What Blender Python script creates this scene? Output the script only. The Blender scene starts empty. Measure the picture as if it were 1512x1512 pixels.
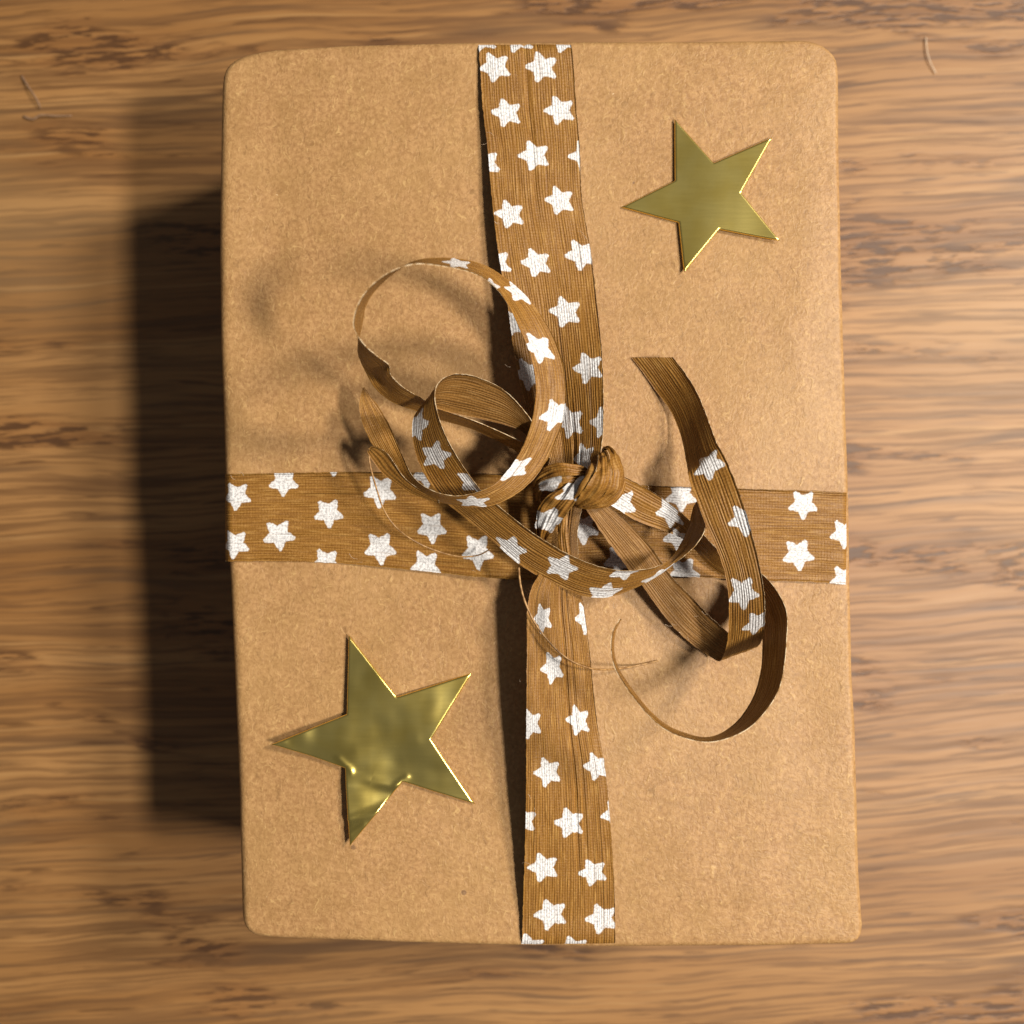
import bpy, bmesh, math, random
import numpy as np
from mathutils import Vector, noise as mnoise

random.seed(7)
CM = 0.01
SC = bpy.context.scene
COL = SC.collection

# ------------------------------------------------------------------ camera
H_BOX = 4.7          # gift height, cm
D_CAM = 16.6         # lens above the gift's top, cm
K = 91.0             # photo pixels per cm on the gift's top
cam_d = bpy.data.cameras.new("camera")
cam = bpy.data.objects.new("camera", cam_d)
COL.objects.link(cam)
cam.location = (0, 0, (H_BOX + D_CAM) * CM)
cam_d.sensor_width = 36.0
cam_d.lens = 36.0 * D_CAM / (1512 / K)
cam_d.clip_start = 0.005
cam_d.clip_end = 20
cam_d.dof.use_dof = True
cam_d.dof.focus_distance = (D_CAM - 1.1) * CM
cam_d.dof.aperture_fstop = 18.0
SC.camera = cam

# ------------------------------------------------------------------ light
w = bpy.data.worlds.new("World")
SC.world = w
w.use_nodes = True
bg = w.node_tree.nodes["Background"]
bg.inputs[0].default_value = (1.0, 0.97, 0.94, 1)
bg.inputs[1].default_value = 0.105
SC.view_settings.view_transform = 'Standard'
SC.view_settings.look = 'None'
SC.view_settings.exposure = 0
SC.view_settings.gamma = 1


def lamp(name, pos, watts, radius, col):
    d = bpy.data.lights.new(name, 'POINT')
    d.energy = watts
    d.shadow_soft_size = radius
    d.color = col
    o = bpy.data.objects.new(name, d)
    COL.objects.link(o)
    o.location = [p * CM for p in pos]
    return o


lamp("upper_lamp", (54.0, 26.0, 64.7), 28.0, 0.066, (1.0, 0.93, 0.83))
low_d = bpy.data.lights.new("lower_lamp", 'AREA')        # shaded desk lamp at the lower right
low_d.shape = 'ELLIPSE'
low_d.size = 0.065
low_d.size_y = 0.14
low_d.energy = 5.9
low_d.color = (1.0, 0.93, 0.83)
low_o = bpy.data.objects.new("lower_lamp", low_d)
COL.objects.link(low_o)
low_o.location = (0.385, -0.108, 0.647)
low_o.rotation_euler = (0, math.atan2(38.5, 60.0), 0)





# ------------------------------------------------------------------ helpers
def top_h(x, y):
    """the wrapped top is not quite flat (cm)"""
    ed = min(x + 4.75, 5.6 - x, y + 7.05, 7.65 - y)
    m = max(0.0, min(1.0, ed / 1.0))
    m = m * m * (3 - 2 * m)
    return m * (0.11 * mnoise.noise(Vector((x * 0.26 + 3.1, y * 0.26, 1.7))) + 0.026 * mnoise.noise(Vector((x * 0.8, y * 0.8, 4.2))))


def P(px, py, z, bumpy=True):
    """photo pixel + height over the gift's top (cm) -> world point in cm"""
    s = (D_CAM - z) / D_CAM / K
    x, y = (px - 756) * s, -(py - 756) * s
    return np.array([x, y, H_BOX + z + (top_h(x, y) if bumpy and z > -0.5 else 0.0)])


def to_px(p):
    z = p[..., 2] - H_BOX
    s = D_CAM / (D_CAM - z) * K
    return np.stack([756 + p[..., 0] * s, 756 - p[..., 1] * s], -1)


def link(name, me, mat=None, parent=None, loc=None, smooth=True):
    o = bpy.data.objects.new(name, me)
    COL.objects.link(o)
    mats = mat if isinstance(mat, (list, tuple)) else [mat]
    for m in mats:
        if m:
            me.materials.append(m)
    if parent:
        o.parent = parent
    if loc is not None:
        o.location = loc
    if smooth:
        me.polygons.foreach_set("use_smooth", [True] * len(me.polygons))
    return o


def tag(o, label=None, cat=None, group=None, kind=None):
    if label: o["label"] = label
    if cat: o["category"] = cat
    if group: o["group"] = group
    if kind: o["kind"] = kind
    return o


def empty(name, loc):
    o = bpy.data.objects.new(name, None)
    COL.objects.link(o)
    o.location = [c * CM for c in loc]
    o.empty_display_size = 0.01
    return o


def spline(pts, ts):
    """pts (n,k) with chord-length parameter; returns values at ts in 0..1 and total length"""
    pts = np.asarray(pts, float)
    n = len(pts)
    d = np.linalg.norm(np.diff(pts[:, :3], axis=0), axis=1) + 1e-6
    d = np.sqrt(d)
    t = np.concatenate([[0], np.cumsum(d)])
    m = np.zeros_like(pts)
    s = np.diff(pts, axis=0) / d[:, None]
    m[0], m[-1] = s[0], s[-1]
    for i in range(1, n - 1):
        m[i] = (s[i - 1] * d[i] + s[i] * d[i - 1]) / (d[i - 1] + d[i])
    x = np.asarray(ts) * t[-1]
    i = np.clip(np.searchsorted(t, x, side='right') - 1, 0, n - 2)
    h = d[i]
    q = ((x - t[i]) / h)[:, None]
    h = h[:, None]
    return ((2*q**3 - 3*q**2 + 1) * pts[i] + (q**3 - 2*q**2 + q) * h * m[i]
            + (-2*q**3 + 3*q**2) * pts[i+1] + (q**3 - q**2) * h * m[i+1])


def n1(x, y=0.0, z=0.0):
    return mnoise.noise(Vector((x, y, z)))


# ------------------------------------------------------------------ node kit
class NT:
    def __init__(self, name):
        self.m = bpy.data.materials.new(name)
        self.m.use_nodes = True
        self.t = self.m.node_tree
        self.b = self.t.nodes["Principled BSDF"]

    def n(self, typ, **kw):
        x = self.t.nodes.new(typ)
        for k, v in kw.items():
            setattr(x, k, v)
        return x

    def l(self, a, b):
        self.t.links.new(a, b)

    def val(self, sock, v):
        if hasattr(v, "is_output"):
            self.l(v, sock)
        else:
            sock.default_value = v

    def math(self, op, a, b=None, c=None, clamp=False):
        x = self.n("ShaderNodeMath", operation=op)
        x.use_clamp = clamp
        self.val(x.inputs[0], a)
        if b is not None: self.val(x.inputs[1], b)
        if c is not None: self.val(x.inputs[2], c)
        return x.outputs[0]

    def step(self, v, a, b, lo=0.0, hi=1.0):
        x = self.n("ShaderNodeMapRange", interpolation_type='SMOOTHSTEP')
        self.val(x.inputs[0], v)
        for i, q in enumerate((a, b, lo, hi)):
            self.val(x.inputs[i + 1], q)
        return x.outputs[0]

    def mapping(self, vec, scale=(1, 1, 1), rot=(0, 0, 0), loc=(0, 0, 0)):
        x = self.n("ShaderNodeMapping")
        self.l(vec, x.inputs[0])
        x.inputs[1].default_value = loc
        x.inputs[2].default_value = rot
        x.inputs[3].default_value = scale
        return x.outputs[0]

    def noise(self, vec, scale, detail=2.0, rough=0.5, dist=0.0, out=0):
        x = self.n("ShaderNodeTexNoise")
        self.l(vec, x.inputs["Vector"])
        x.inputs["Scale"].default_value = scale
        x.inputs["Detail"].default_value = detail
        x.inputs["Roughness"].default_value = rough
        x.inputs["Distortion"].default_value = dist
        return x.outputs[out]

    def mix(self, f, a, b, blend='MIX'):
        x = self.n("ShaderNodeMix", data_type='RGBA', blend_type=blend)
        self.val(x.inputs[0], f)
        for s, v in ((x.inputs[6], a), (x.inputs[7], b)):
            if hasattr(v, "is_output"): self.l(v, s)
            else: s.default_value = (*v, 1) if len(v) == 3 else v
        return x.outputs[2]

    def bump(self, h, strength, dist, prev=None):
        x = self.n("ShaderNodeBump")
        x.inputs["Strength"].default_value = strength
        x.inputs["Distance"].default_value = dist
        self.l(h, x.inputs["Height"])
        if prev: self.l(prev, x.inputs["Normal"])
        return x.outputs[0]

    def done(self, col=None, rough=None, normal=None, **kw):
        for nm, v in (("Base Color", col), ("Roughness", rough), ("Normal", normal)):
            if v is None: continue
            if hasattr(v, "is_output"): self.l(v, self.b.inputs[nm])
            elif nm == "Base Color": self.b.inputs[nm].default_value = (*v, 1)
            else: self.b.inputs[nm].default_value = v
        for k, v in kw.items():
            self.b.inputs[k.replace("_", " ")].default_value = v
        return self.m


def obj_coord(k, scale=100.0):
    tc = k.n("ShaderNodeTexCoord")
    return k.mapping(tc.outputs["Object"], (scale,) * 3)


# ------------------------------------------------------------------ materials
def mat_wood():
    k = NT("oak")
    c = k.mapping(obj_coord(k), rot=(0, 0, math.radians(-3.0)), loc=(3.0, 12.0, 0))
    # let the grain wander
    wob = k.noise(k.mapping(c, (0.10, 0.22, 1)), 1.0, 2.0)
    wob = k.math('MULTIPLY', k.math('SUBTRACT', wob, 0.5), 0.9)
    wob2 = k.noise(k.mapping(c, (0.5, 1.1, 1), loc=(5, 3, 0)), 1.0, 2.0)
    wob2 = k.math('MULTIPLY', k.math('SUBTRACT', wob2, 0.5), 0.13)
    sep = k.n("ShaderNodeSeparateXYZ"); k.l(c, sep.inputs[0])
    yy = k.math('ADD', k.math('ADD', sep.outputs[1], wob), wob2)
    cmb = k.n("ShaderNodeCombineXYZ")
    k.l(sep.outputs[0], cmb.inputs[0]); k.l(yy, cmb.inputs[1])
    g = cmb.outputs[0]
    def contour(scale, loc, w0, w1, det=2.0):
        v = k.noise(k.mapping(g, scale, loc=loc), 1.0, det, 0.5)
        return k.step(k.math('ABSOLUTE', k.math('SUBTRACT', v, 0.5)), w0, w1, 1, 0)
    band = k.noise(k.mapping(g, (0.035, 0.50, 1)), 1.0, 3.0, 0.6)
    fine = k.noise(k.mapping(g, (0.28, 11.0, 1), loc=(4, 2, 0)), 1.0, 3.0, 0.65)
    streak = k.noise(k.mapping(g, (0.11, 4.6, 1), loc=(1, 7, 0)), 1.0, 3.0, 0.6)
    lines = contour((0.045, 1.15, 1), (3, 3, 0), 0.006, 0.034)
    lmask = k.noise(k.mapping(g, (0.20, 1.6, 1), loc=(6, 6, 0)), 1.0, 2.0)
    pore = k.noise(k.mapping(g, (1.15, 8.5, 1), loc=(9, 1, 0)), 1.0, 3.0, 0.6)
    dash = k.noise(k.mapping(g, (0.45, 7.0, 1), loc=(2, 17, 0)), 1.0, 3.0, 0.6)
    zone = k.noise(k.mapping(k.mapping(g, rot=(0, 0, 0.10)), (0.15, 0.62, 1), loc=(13.4, 8.3, 0)), 1.0, 3.0, 0.62)
    blotch = k.noise(k.mapping(c, (0.10, 0.18, 1), loc=(31, 5, 0)), 1.0, 2.0)
    col = k.mix(k.step(band, 0.34, 0.66), (0.230, 0.103, 0.027), (0.340, 0.174, 0.058))
    col = k.mix(k.math('MULTIPLY', k.step(streak, 0.51, 0.60), 0.60), col, (0.130, 0.058, 0.018))
    col = k.mix(k.math('MULTIPLY', k.step(streak, 0.30, 0.42, 1, 0), 0.40), col, (0.42, 0.245, 0.095))
    col = k.mix(k.math('MULTIPLY', k.step(fine, 0.49, 0.58), 0.62), col, (0.125, 0.054, 0.015))
    lm = k.step(lmask, 0.42, 0.58)
    col = k.mix(k.math('MULTIPLY', k.math('MULTIPLY', lines, lm), 0.75), col, (0.115, 0.055, 0.020))
    z1 = k.step(zone, 0.53, 0.62)
    col = k.mix(k.math('MULTIPLY', z1, 0.42), col, (0.215, 0.088, 0.022))
    pm = k.math('MULTIPLY', k.step(pore, 0.475, 0.56), k.math('MULTIPLY', z1, 0.90))
    col = k.mix(pm, col, (0.066, 0.026, 0.007))
    pm2 = k.math('MULTIPLY', k.step(dash, 0.60, 0.67), 0.72)
    col = k.mix(pm2, col, (0.095, 0.040, 0.011))
    col = k.mix(k.math('MULTIPLY', k.step(blotch, 0.5, 0.75), 0.30), col, (0.33, 0.20, 0.085))
    h = k.math('SUBTRACT', k.math('MULTIPLY', fine, 0.3), pm)
    nrm = k.bump(h, 0.35, 0.0002)
    rough = k.math('MULTIPLY_ADD', fine, 0.22, 0.42)
    return k.done(col, rough, nrm, Specular_IOR_Level=0.48)


def mat_paper():
    k = NT("kraft_paper")
    c = obj_coord(k)
    g1 = k.noise(c, 15.0, 4.0, 0.62)
    g2 = k.noise(k.mapping(c, (1, 1, 1), loc=(3, 9, 2)), 2.4, 4.0, 0.6)
    g3 = k.noise(k.mapping(c, (1, 1, 1), loc=(13, 4, 2)), 0.45, 2.0, 0.5)
    warp = k.noise(c, 5.0, 2.0, out=1)
    v = k.n("ShaderNodeVectorMath", operation='MULTIPLY_ADD')
    k.l(warp, v.inputs[0]); v.inputs[1].default_value = (0.35, 0.35, 0.35); k.l(c, v.inputs[2])
    fa = k.noise(k.mapping(v.outputs[0], (26, 5, 9), rot=(0, 0, 0.5)), 1.0, 2.0)
    fb = k.noise(k.mapping(v.outputs[0], (5, 26, 9), rot=(0, 0, 0.35), loc=(5, 5, 0)), 1.0, 2.0)
    fd = k.noise(k.mapping(v.outputs[0], (22, 4, 9), rot=(0, 0, -0.6), loc=(15, 5, 0)), 1.0, 2.0)
    col = k.mix(k.step(g1, 0.30, 0.70), (0.290, 0.151, 0.057), (0.425, 0.242, 0.100))
    col = k.mix(k.math('MULTIPLY', k.step(g2, 0.38, 0.66), 0.38), col, (0.270, 0.146, 0.047))
    col = k.mix(k.math('MULTIPLY', k.step(g3, 0.40, 0.65), 0.22), col, (0.42, 0.25, 0.094))
    col = k.mix(k.math('MULTIPLY', k.step(fa, 0.60, 0.76), 0.60), col, (0.54, 0.345, 0.140))
    col = k.mix(k.math('MULTIPLY', k.step(fb, 0.61, 0.77), 0.50), col, (0.52, 0.33, 0.135))
    col = k.mix(k.math('MULTIPLY', k.step(fd, 0.26, 0.40, 1, 0), 0.45), col, (0.17, 0.088, 0.030))
    # sparse specks
    vo = k.n("ShaderNodeTexVoronoi"); k.l(c, vo.inputs["Vector"]); vo.inputs["Scale"].default_value = 1.15
    wn = k.n("ShaderNodeTexWhiteNoise"); k.l(vo.outputs["Position"], wn.inputs[0])
    sz = k.math('MULTIPLY', k.math('POWER', wn.outputs[0], 3.0), 0.062)
    sp = k.math('LESS_THAN', vo.outputs["Distance"], sz)
    col = k.mix(k.math('MULTIPLY', sp, 0.6), col, (0.11, 0.055, 0.03))
    vo2 = k.n("ShaderNodeTexVoronoi"); k.l(k.mapping(v.outputs[0], (1, 1.5, 1), loc=(7, 1, 0)), vo2.inputs["Vector"]); vo2.inputs["Scale"].default_value = 1.7
    wn2 = k.n("ShaderNodeTexWhiteNoise"); k.l(vo2.outputs["Position"], wn2.inputs[0])
    sp2 = k.math('LESS_THAN', vo2.outputs["Distance"], k.math('MULTIPLY', k.math('POWER', wn2.outputs[0], 4.0), 0.05))
    col = k.mix(k.math('MULTIPLY', sp2, 0.7), col, (0.70, 0.52, 0.31))
    h = k.math('ADD', k.math('MULTIPLY', g1, 0.7), k.math('ADD', fa, fb))
    nrm = k.bump(h, 0.55, 0.00012)
    return k.done(col, 0.50, nrm, Specular_IOR_Level=0.36)


def ribbon_base(k, base, dark, lite):
    uv = k.n("ShaderNodeUVMap"); uv.uv_map = "rib"
    c = uv.outputs[0]
    fib = k.noise(k.mapping(c, (34, 1.5, 1)), 1.0, 1.0, 0.5)
    fib2 = k.noise(k.mapping(c, (40, 2.6, 1), loc=(3, 1, 0)), 1.0, 1.0, 0.5)
    split = k.noise(k.mapping(c, (19, 0.25, 1), loc=(8, 4, 0)), 1.0, 2.0, 0.6)
    weft = k.noise(k.mapping(c, (26, 34, 1)), 1.0, 2.0, 0.6)
    tone = k.noise(k.mapping(c, (1.3, 1.2, 1), loc=(2, 6, 0)), 1.0, 3.0, 0.6)
    sp_ = k.n("ShaderNodeSeparateXYZ"); k.l(c, sp_.inputs[0])
    drift = k.noise(k.mapping(c, (5, 0.35, 1), loc=(4, 4, 0)), 1.0, 2.0)
    ph = k.math('MULTIPLY_ADD', sp_.outputs[0], 24.0 * 2 * math.pi, k.math('MULTIPLY', drift, 16.0))
    amp = k.step(k.noise(k.mapping(c, (7, 1.1, 1), loc=(9, 3, 0)), 1.0, 3.0, 0.65), 0.30, 0.66, 0.12, 0.62)
    thread = k.math('MULTIPLY_ADD', k.math('SINE', ph), amp, 0.5, clamp=True)
    pick = k.math('MULTIPLY_ADD', k.math('SINE', k.math('MULTIPLY_ADD', sp_.outputs[1], 21.0 * 2 * math.pi, k.math('MULTIPLY', weft, 7.0))), 0.5, 0.5)
    col = k.mix(k.math('MULTIPLY_ADD', k.step(fib, 0.36, 0.64), 0.52, k.math('MULTIPLY', thread, 0.48)), dark, base)
    col = k.mix(k.math('MULTIPLY', k.math('MULTIPLY', thread, pick), 0.20), col, lite)
    col = k.mix(k.math('MULTIPLY', k.step(fib2, 0.54, 0.72), 0.55), col, lite)
    col = k.mix(k.math('MULTIPLY', k.step(weft, 0.48, 0.72), 0.40), col, tuple(x * 0.75 for x in dark))
    col = k.mix(k.math('MULTIPLY', k.step(weft, 0.46, 0.28), 0.35), col, lite)
    col = k.mix(k.math('MULTIPLY', k.step(split, 0.67, 0.72), 0.55), col, tuple(x * 0.3 for x in dark))
    col = k.mix(k.math('MULTIPLY', k.step(tone, 0.50, 0.75), 0.20), col, dark)
    h = k.math('ADD', k.math('ADD', k.math('MULTIPLY_ADD', thread, 0.65, k.math('MULTIPLY', pick, 0.10)), k.math('MULTIPLY', fib2, 0.8)),
               k.math('MULTIPLY_ADD', weft, 0.6, k.math('MULTIPLY', k.step(split, 0.64, 0.71), -0.9)))
    return c, col, h, fib, fib2, split


def mat_ribbon():
    k = NT("ribbon_print")
    c, col, h, fib, fib2, split = ribbon_base(k, (0.275, 0.126, 0.019), (0.165, 0.067, 0.008), (0.43, 0.238, 0.063))
    st = k.n("ShaderNodeUVMap"); st.uv_map = "star"
    # five pointed star with blunt points, in units of its own radius
    wv = k.noise(k.mapping(c, (16, 16, 1)), 1.0, 2.0, 0.6, out=1)
    va = k.n("ShaderNodeVectorMath", operation='MULTIPLY_ADD')
    k.l(wv, va.inputs[0]); va.inputs[1].default_value = (0.16, 0.16, 0); k.l(st.outputs[0], va.inputs[2])
    s = k.n("ShaderNodeSeparateXYZ"); k.l(va.outputs[0], s.inputs[0])
    x = k.math('SUBTRACT', s.outputs[0], 0.08); y = k.math('SUBTRACT', s.outputs[1], 0.08)
    ang = k.math('ARCTAN2', y, x)
    rho = k.math('SQRT', k.math('ADD', k.math('MULTIPLY', x, x), k.math('MULTIPLY', y, y)))
    sec = 2 * math.pi / 5
    af = k.math('ABSOLUTE', k.math('SUBTRACT', k.math('FLOORED_MODULO', k.math('ADD', ang, sec / 2), sec), sec / 2))
    px = k.math('MULTIPLY', rho, k.math('COSINE', af))
    py = k.math('MULTIPLY', rho, k.math('SINE', af))
    R, r = 1.10, 0.545
    ix, iy = r * math.cos(sec / 2), r * math.sin(sec / 2)
    nx, ny = iy, R - ix
    ln = math.hypot(nx, ny); nx /= ln; ny /= ln
    dist = k.math('ADD', k.math('MULTIPLY', k.math('SUBTRACT', px, R), nx), k.math('MULTIPLY', py, ny))
    m1 = k.step(dist, -0.035, 0.035, 1, 0)
    m2 = k.step(rho, 0.90, 0.97, 1, 0)
    mask = k.math('MULTIPLY', m1, m2)
    speck = k.noise(k.mapping(c, (30, 26, 1), loc=(1, 2, 0)), 1.0, 2.0, 0.6)
    streak = k.step(fib2, 0.56, 0.76)
    mask = k.math('MULTIPLY', mask, k.math('SUBTRACT', 1.0, k.math('MULTIPLY', streak, 0.22)))
    white = k.mix(k.step(speck, 0.42, 0.62), (0.74, 0.73, 0.725), (0.46, 0.445, 0.44))
    mask = k.math('MULTIPLY', mask, k.math('SUBTRACT', 1.0, k.math('MULTIPLY', k.step(split, 0.62, 0.70), 0.55)))
    col = k.mix(mask, col, white)
    nrm = k.bump(h, 0.7, 0.00016)
    return k.done(col, 0.52, nrm, Specular_IOR_Level=0.35)


def mat_ribbon_back():
    k = NT("ribbon_back")
    c, col, h, *_ = ribbon_base(k, (0.25, 0.119, 0.026), (0.15, 0.064, 0.011), (0.40, 0.232, 0.083))
    nrm = k.bump(h, 0.6, 0.00013)
    return k.done(col, 0.55, nrm, Specular_IOR_Level=0.3)


def mat_edge():
    k = NT("ribbon_edge")
    uv = k.n("ShaderNodeUVMap"); uv.uv_map = "rib"
    g = k.noise(k.mapping(uv.outputs[0], (3, 9, 1)), 1.0, 3.0, 0.7)
    return k.done(k.mix(k.step(g, 0.38, 0.62), (0.26, 0.14, 0.04), (0.62, 0.48, 0.30)), 0.6)


def mat_thread():
    k = NT("thread")
    c = obj_coord(k)
    g = k.noise(c, 12.0, 2.0)
    col = k.mix(k.step(g, 0.35, 0.65), (0.20, 0.095, 0.025), (0.42, 0.24, 0.09))
    return k.done(col, 0.5, None)


def mat_gold():
    k = NT("gold_foil")
    c = obj_coord(k)
    br = k.noise(k.mapping(c, (2.0, 30, 1), rot=(0, 0, 0.25)), 1.0, 3.0, 0.6)
    b2 = k.noise(c, 2.2, 2.0)
    col = k.mix(k.step(b2, 0.3, 0.7), (0.91, 0.70, 0.18), (0.97, 0.78, 0.24))
    rough = k.math('MULTIPLY_ADD', br, 0.03, 0.235)
    nrm = k.bump(br, 0.012, 0.0001)
    return k.done(col, rough, nrm, Metallic=1.0)


def mat_lint():
    k = NT("lint")
    c = obj_coord(k)
    g = k.noise(c, 9.0, 2.0)
    return k.done(k.mix(g, (0.55, 0.40, 0.26), (0.70, 0.56, 0.42)), 0.6)


def mat_splinter():
    k = NT("splinter")
    c = obj_coord(k)
    g = k.noise(c, 9.0, 2.0)
    return k.done(k.mix(g, (0.16, 0.09, 0.05), (0.34, 0.21, 0.12)), 0.6)


M_WOOD, M_PAPER, M_RIB, M_BACK = mat_wood(), mat_paper(), mat_ribbon(), mat_ribbon_back()
M_EDGE = mat_edge()
M_EDGE2 = mat_lint()
M_THREAD, M_GOLD, M_LINT, M_SPLINT = mat_thread(), mat_gold(), mat_lint(), mat_splinter()


# ------------------------------------------------------------------ table
def build_table():
    bm = bmesh.new()
    bmesh.ops.create_cube(bm, size=1.0)
    for v in bm.verts:
        v.co.x *= 1.5; v.co.y *= 0.85; v.co.z *= 0.03
    bmesh.ops.bevel(bm, geom=list(bm.edges), offset=0.004, segments=3, affect='EDGES', profile=0.5)
    me = bpy.data.meshes.new("wooden_table")
    bm.to_mesh(me); bm.free()
    o = link("wooden_table", me, M_WOOD, loc=(0, 0, -0.015), smooth=False)
    tag(o, "brown wooden table with dark horizontal grain under the wrapped gift", "table")


build_table()

# ------------------------------------------------------------------ gift
OUT = [(397, 76), (496, 69), (600, 66), (705, 64), (845, 63), (980, 63), (1112, 62), (1180, 61), (1198, 61.5), (1221, 73), (1235, 90),
       (1237, 120), (1239, 298), (1244, 496), (1248, 610), (1252, 731), (1254, 860), (1257, 996), (1262, 1078), (1267, 1293),
       (1271, 1350), (1273, 1369), (1270, 1384), (1262, 1392), (1244, 1393), (1112, 1395), (1000, 1396), (908, 1397), (770, 1395),
       (640, 1391), (496, 1387), (420, 1384), (383, 1382), (367, 1376), (359, 1362), (357, 1330), (354, 1177), (347, 1012),
       (341, 870), (335, 760), (331, 640), (326, 500), (324, 380), (325, 265), (327, 170), (328.5, 120), (332, 102), (344, 89), (366, 81)]


def build_gift():
    root = empty("gift_box", (0, 0, 0))
    tag(root, "flat rectangular gift wrapped in brown kraft paper on the table", "gift")
    # resample outline evenly
    pts = np.array([P(x, y, -0.10, False)[:2] for x, y in OUT])
    cl = np.vstack([pts, pts[:1]])
    d = np.linalg.norm(np.diff(cl, axis=0), axis=1)
    t = np.concatenate([[0], np.cumsum(d)])
    N = 420
    q = np.linspace(0, t[-1], N, endpoint=False)
    ring = np.stack([np.interp(q, t, cl[:, i]) for i in (0, 1)], -1)
    for _ in range(1):
        ring = (np.roll(ring, 1, 0) + 2 * ring + np.roll(ring, -1, 0)) / 4
    tan = np.roll(ring, -1, 0) - np.roll(ring, 1, 0)
    tan /= np.linalg.norm(tan, axis=1)[:, None]
    nin = np.stack([tan[:, 1], -tan[:, 0]], -1)      # outline is clockwise: inward is to the right
    for _ in range(8):
        nin = (np.roll(nin, 1, 0) + nin + np.roll(nin, -1, 0)) / 3
    # short pull creases near the corners and the ribbon
    cr = [(*P(a, b, 0, False)[:2], *P(c_, d_, 0, False)[:2], w_, h_) for a, b, c_, d_, w_, h_ in (
        (352, 108, 420, 165, .05, -.010), (1218, 82, 1150, 140, .05, -.011), (375, 1366, 440, 1310, .045, -.010), (1256, 1375, 1195, 1315, .05, -.011),
        (690, 90, 640, 190, .10, .008), (870, 95, 930, 180, .10, .008), (920, 1370, 980, 1280, .10, .008), (755, 1370, 700, 1290, .09, .007),
        (360, 690, 450, 640, .10, .007), (1240, 715, 1150, 670, .10, .008), (1235, 880, 1130, 930, .12, .009), (1110, 1180, 1240, 1080, .16, .010),
        (1000, 1250, 1160, 1190, .14, .008), (410, 300, 470, 460, .16, .007), (1160, 480, 1200, 640, .14, .008), (600, 1290, 660, 1210, .12, .006))]

    def crease(x, y):
        z = 0.0
        for x0, y0, x1, y1, wd, hh in cr:
            dx, dy = x1 - x0, y1 - y0
            t = max(0.0, min(1.0, ((x - x0) * dx + (y - y0) * dy) / (dx * dx + dy * dy)))
            d2 = (x - x0 - t * dx) ** 2 + (y - y0 - t * dy) ** 2
            if d2 < 9 * wd * wd:
                z += hh * math.exp(-d2 / (wd * wd)) * (1 - 0.8 * t)
        return z
    # shoulder radius: soft on the left, tighter elsewhere
    rad = np.array([0.105 + 0.05 * max(0, min(1, (-p[0] - 3.8) / 0.8)) + 0.03 * n1(p[0] * 0.9, p[1] * 0.9, 3) for p in ring])
    rings = []
    for z in (0.0, 1.0, 2.0, 3.0, 4.0, H_BOX - 0.3):
        wob = np.array([0.012 * n1(p[0] * .6, p[1] * .6, z) for p in ring])
        rings.append(np.column_stack([ring + nin * (0.025 + wob[:, None]), np.full(N, z)]))
    for a in np.linspace(0, math.pi / 2, 8):
        rings.append(np.column_stack([ring + nin * (rad * (1 - math.cos(a)))[:, None],
                                      H_BOX - rad + rad * math.sin(a)]))
    base = rings[-1][:, :2]
    cen = np.array([0.4, 0.3])
    for s in np.linspace(0.985, 0.0, 72)[:-1]:
        rings.append(np.column_stack([cen + (base - cen) * s, np.full(N, H_BOX)]))
    V = np.vstack(rings)
    top0 = 6 * N
    for i in range(top0, len(V)):
        x, y, z = V[i]
        f = 0.5 + 0.5 * min(1, max(0, (z - H_BOX + 0.2) / 0.2))
        ed = min(x + 4.7, 5.5 - x, y + 7.0, 7.6 - y)
        V[i, 2] += f * crease(x, y)
        V[i, 2] += f * (top_h(x, y) + 0.004 * n1(x * 1.6, y * 1.6, 5)) - 0.010 * f * max(0, 1 - ed / 1.2)
    verts = [tuple(v * CM) for v in V]
    verts.append(tuple(np.array([cen[0], cen[1], H_BOX]) * CM))
    R = len(rings)
    faces = []
    for r in range(R - 1):
        for i in range(N):
            j = (i + 1) % N
            faces.append((r * N + j, r * N + i, (r + 1) * N + i, (r + 1) * N + j))
    for i in range(N):
        faces.append(((R - 1) * N + (i + 1) % N, (R - 1) * N + i, len(verts) - 1))
    faces.append(tuple(range(N)))
    me = bpy.data.meshes.new("wrapping_paper")
    me.from_pydata(verts, [], faces)
    me.update()
    link("wrapping_paper", me, M_PAPER, root)
    # folded paper flaps on both short ends
    for sgn, y0 in ((1, 7.60 - 0.010), (-1, -7.02 + 0.005)):
        xs = (-4.2, 5.1)
        yo = y0 - sgn * 0.0
        out = [(xs[0], 0.15), (xs[1], 0.15), (3.0, 2.6), (-2.2, 2.6)]
        bm = bmesh.new()
        a = [bm.verts.new((x * CM, (yo - sgn * 0.03) * CM, z * CM)) for x, z in out]
        f = bm.faces.new(a)
        e = bmesh.ops.extrude_face_region(bm, geom=[f])
        for v in e["geom"]:
            if isinstance(v, bmesh.types.BMVert): v.co.y += sgn * 0.035 * CM
        bmesh.ops.recalc_face_normals(bm, faces=bm.faces)
        fm = bpy.data.meshes.new("end_flap"); bm.to_mesh(fm); bm.free()
        link("end_flap", fm, M_PAPER, root, smooth=False)


build_gift()


# ------------------------------------------------------------------ ribbon strips
THICK = 0.012


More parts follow.
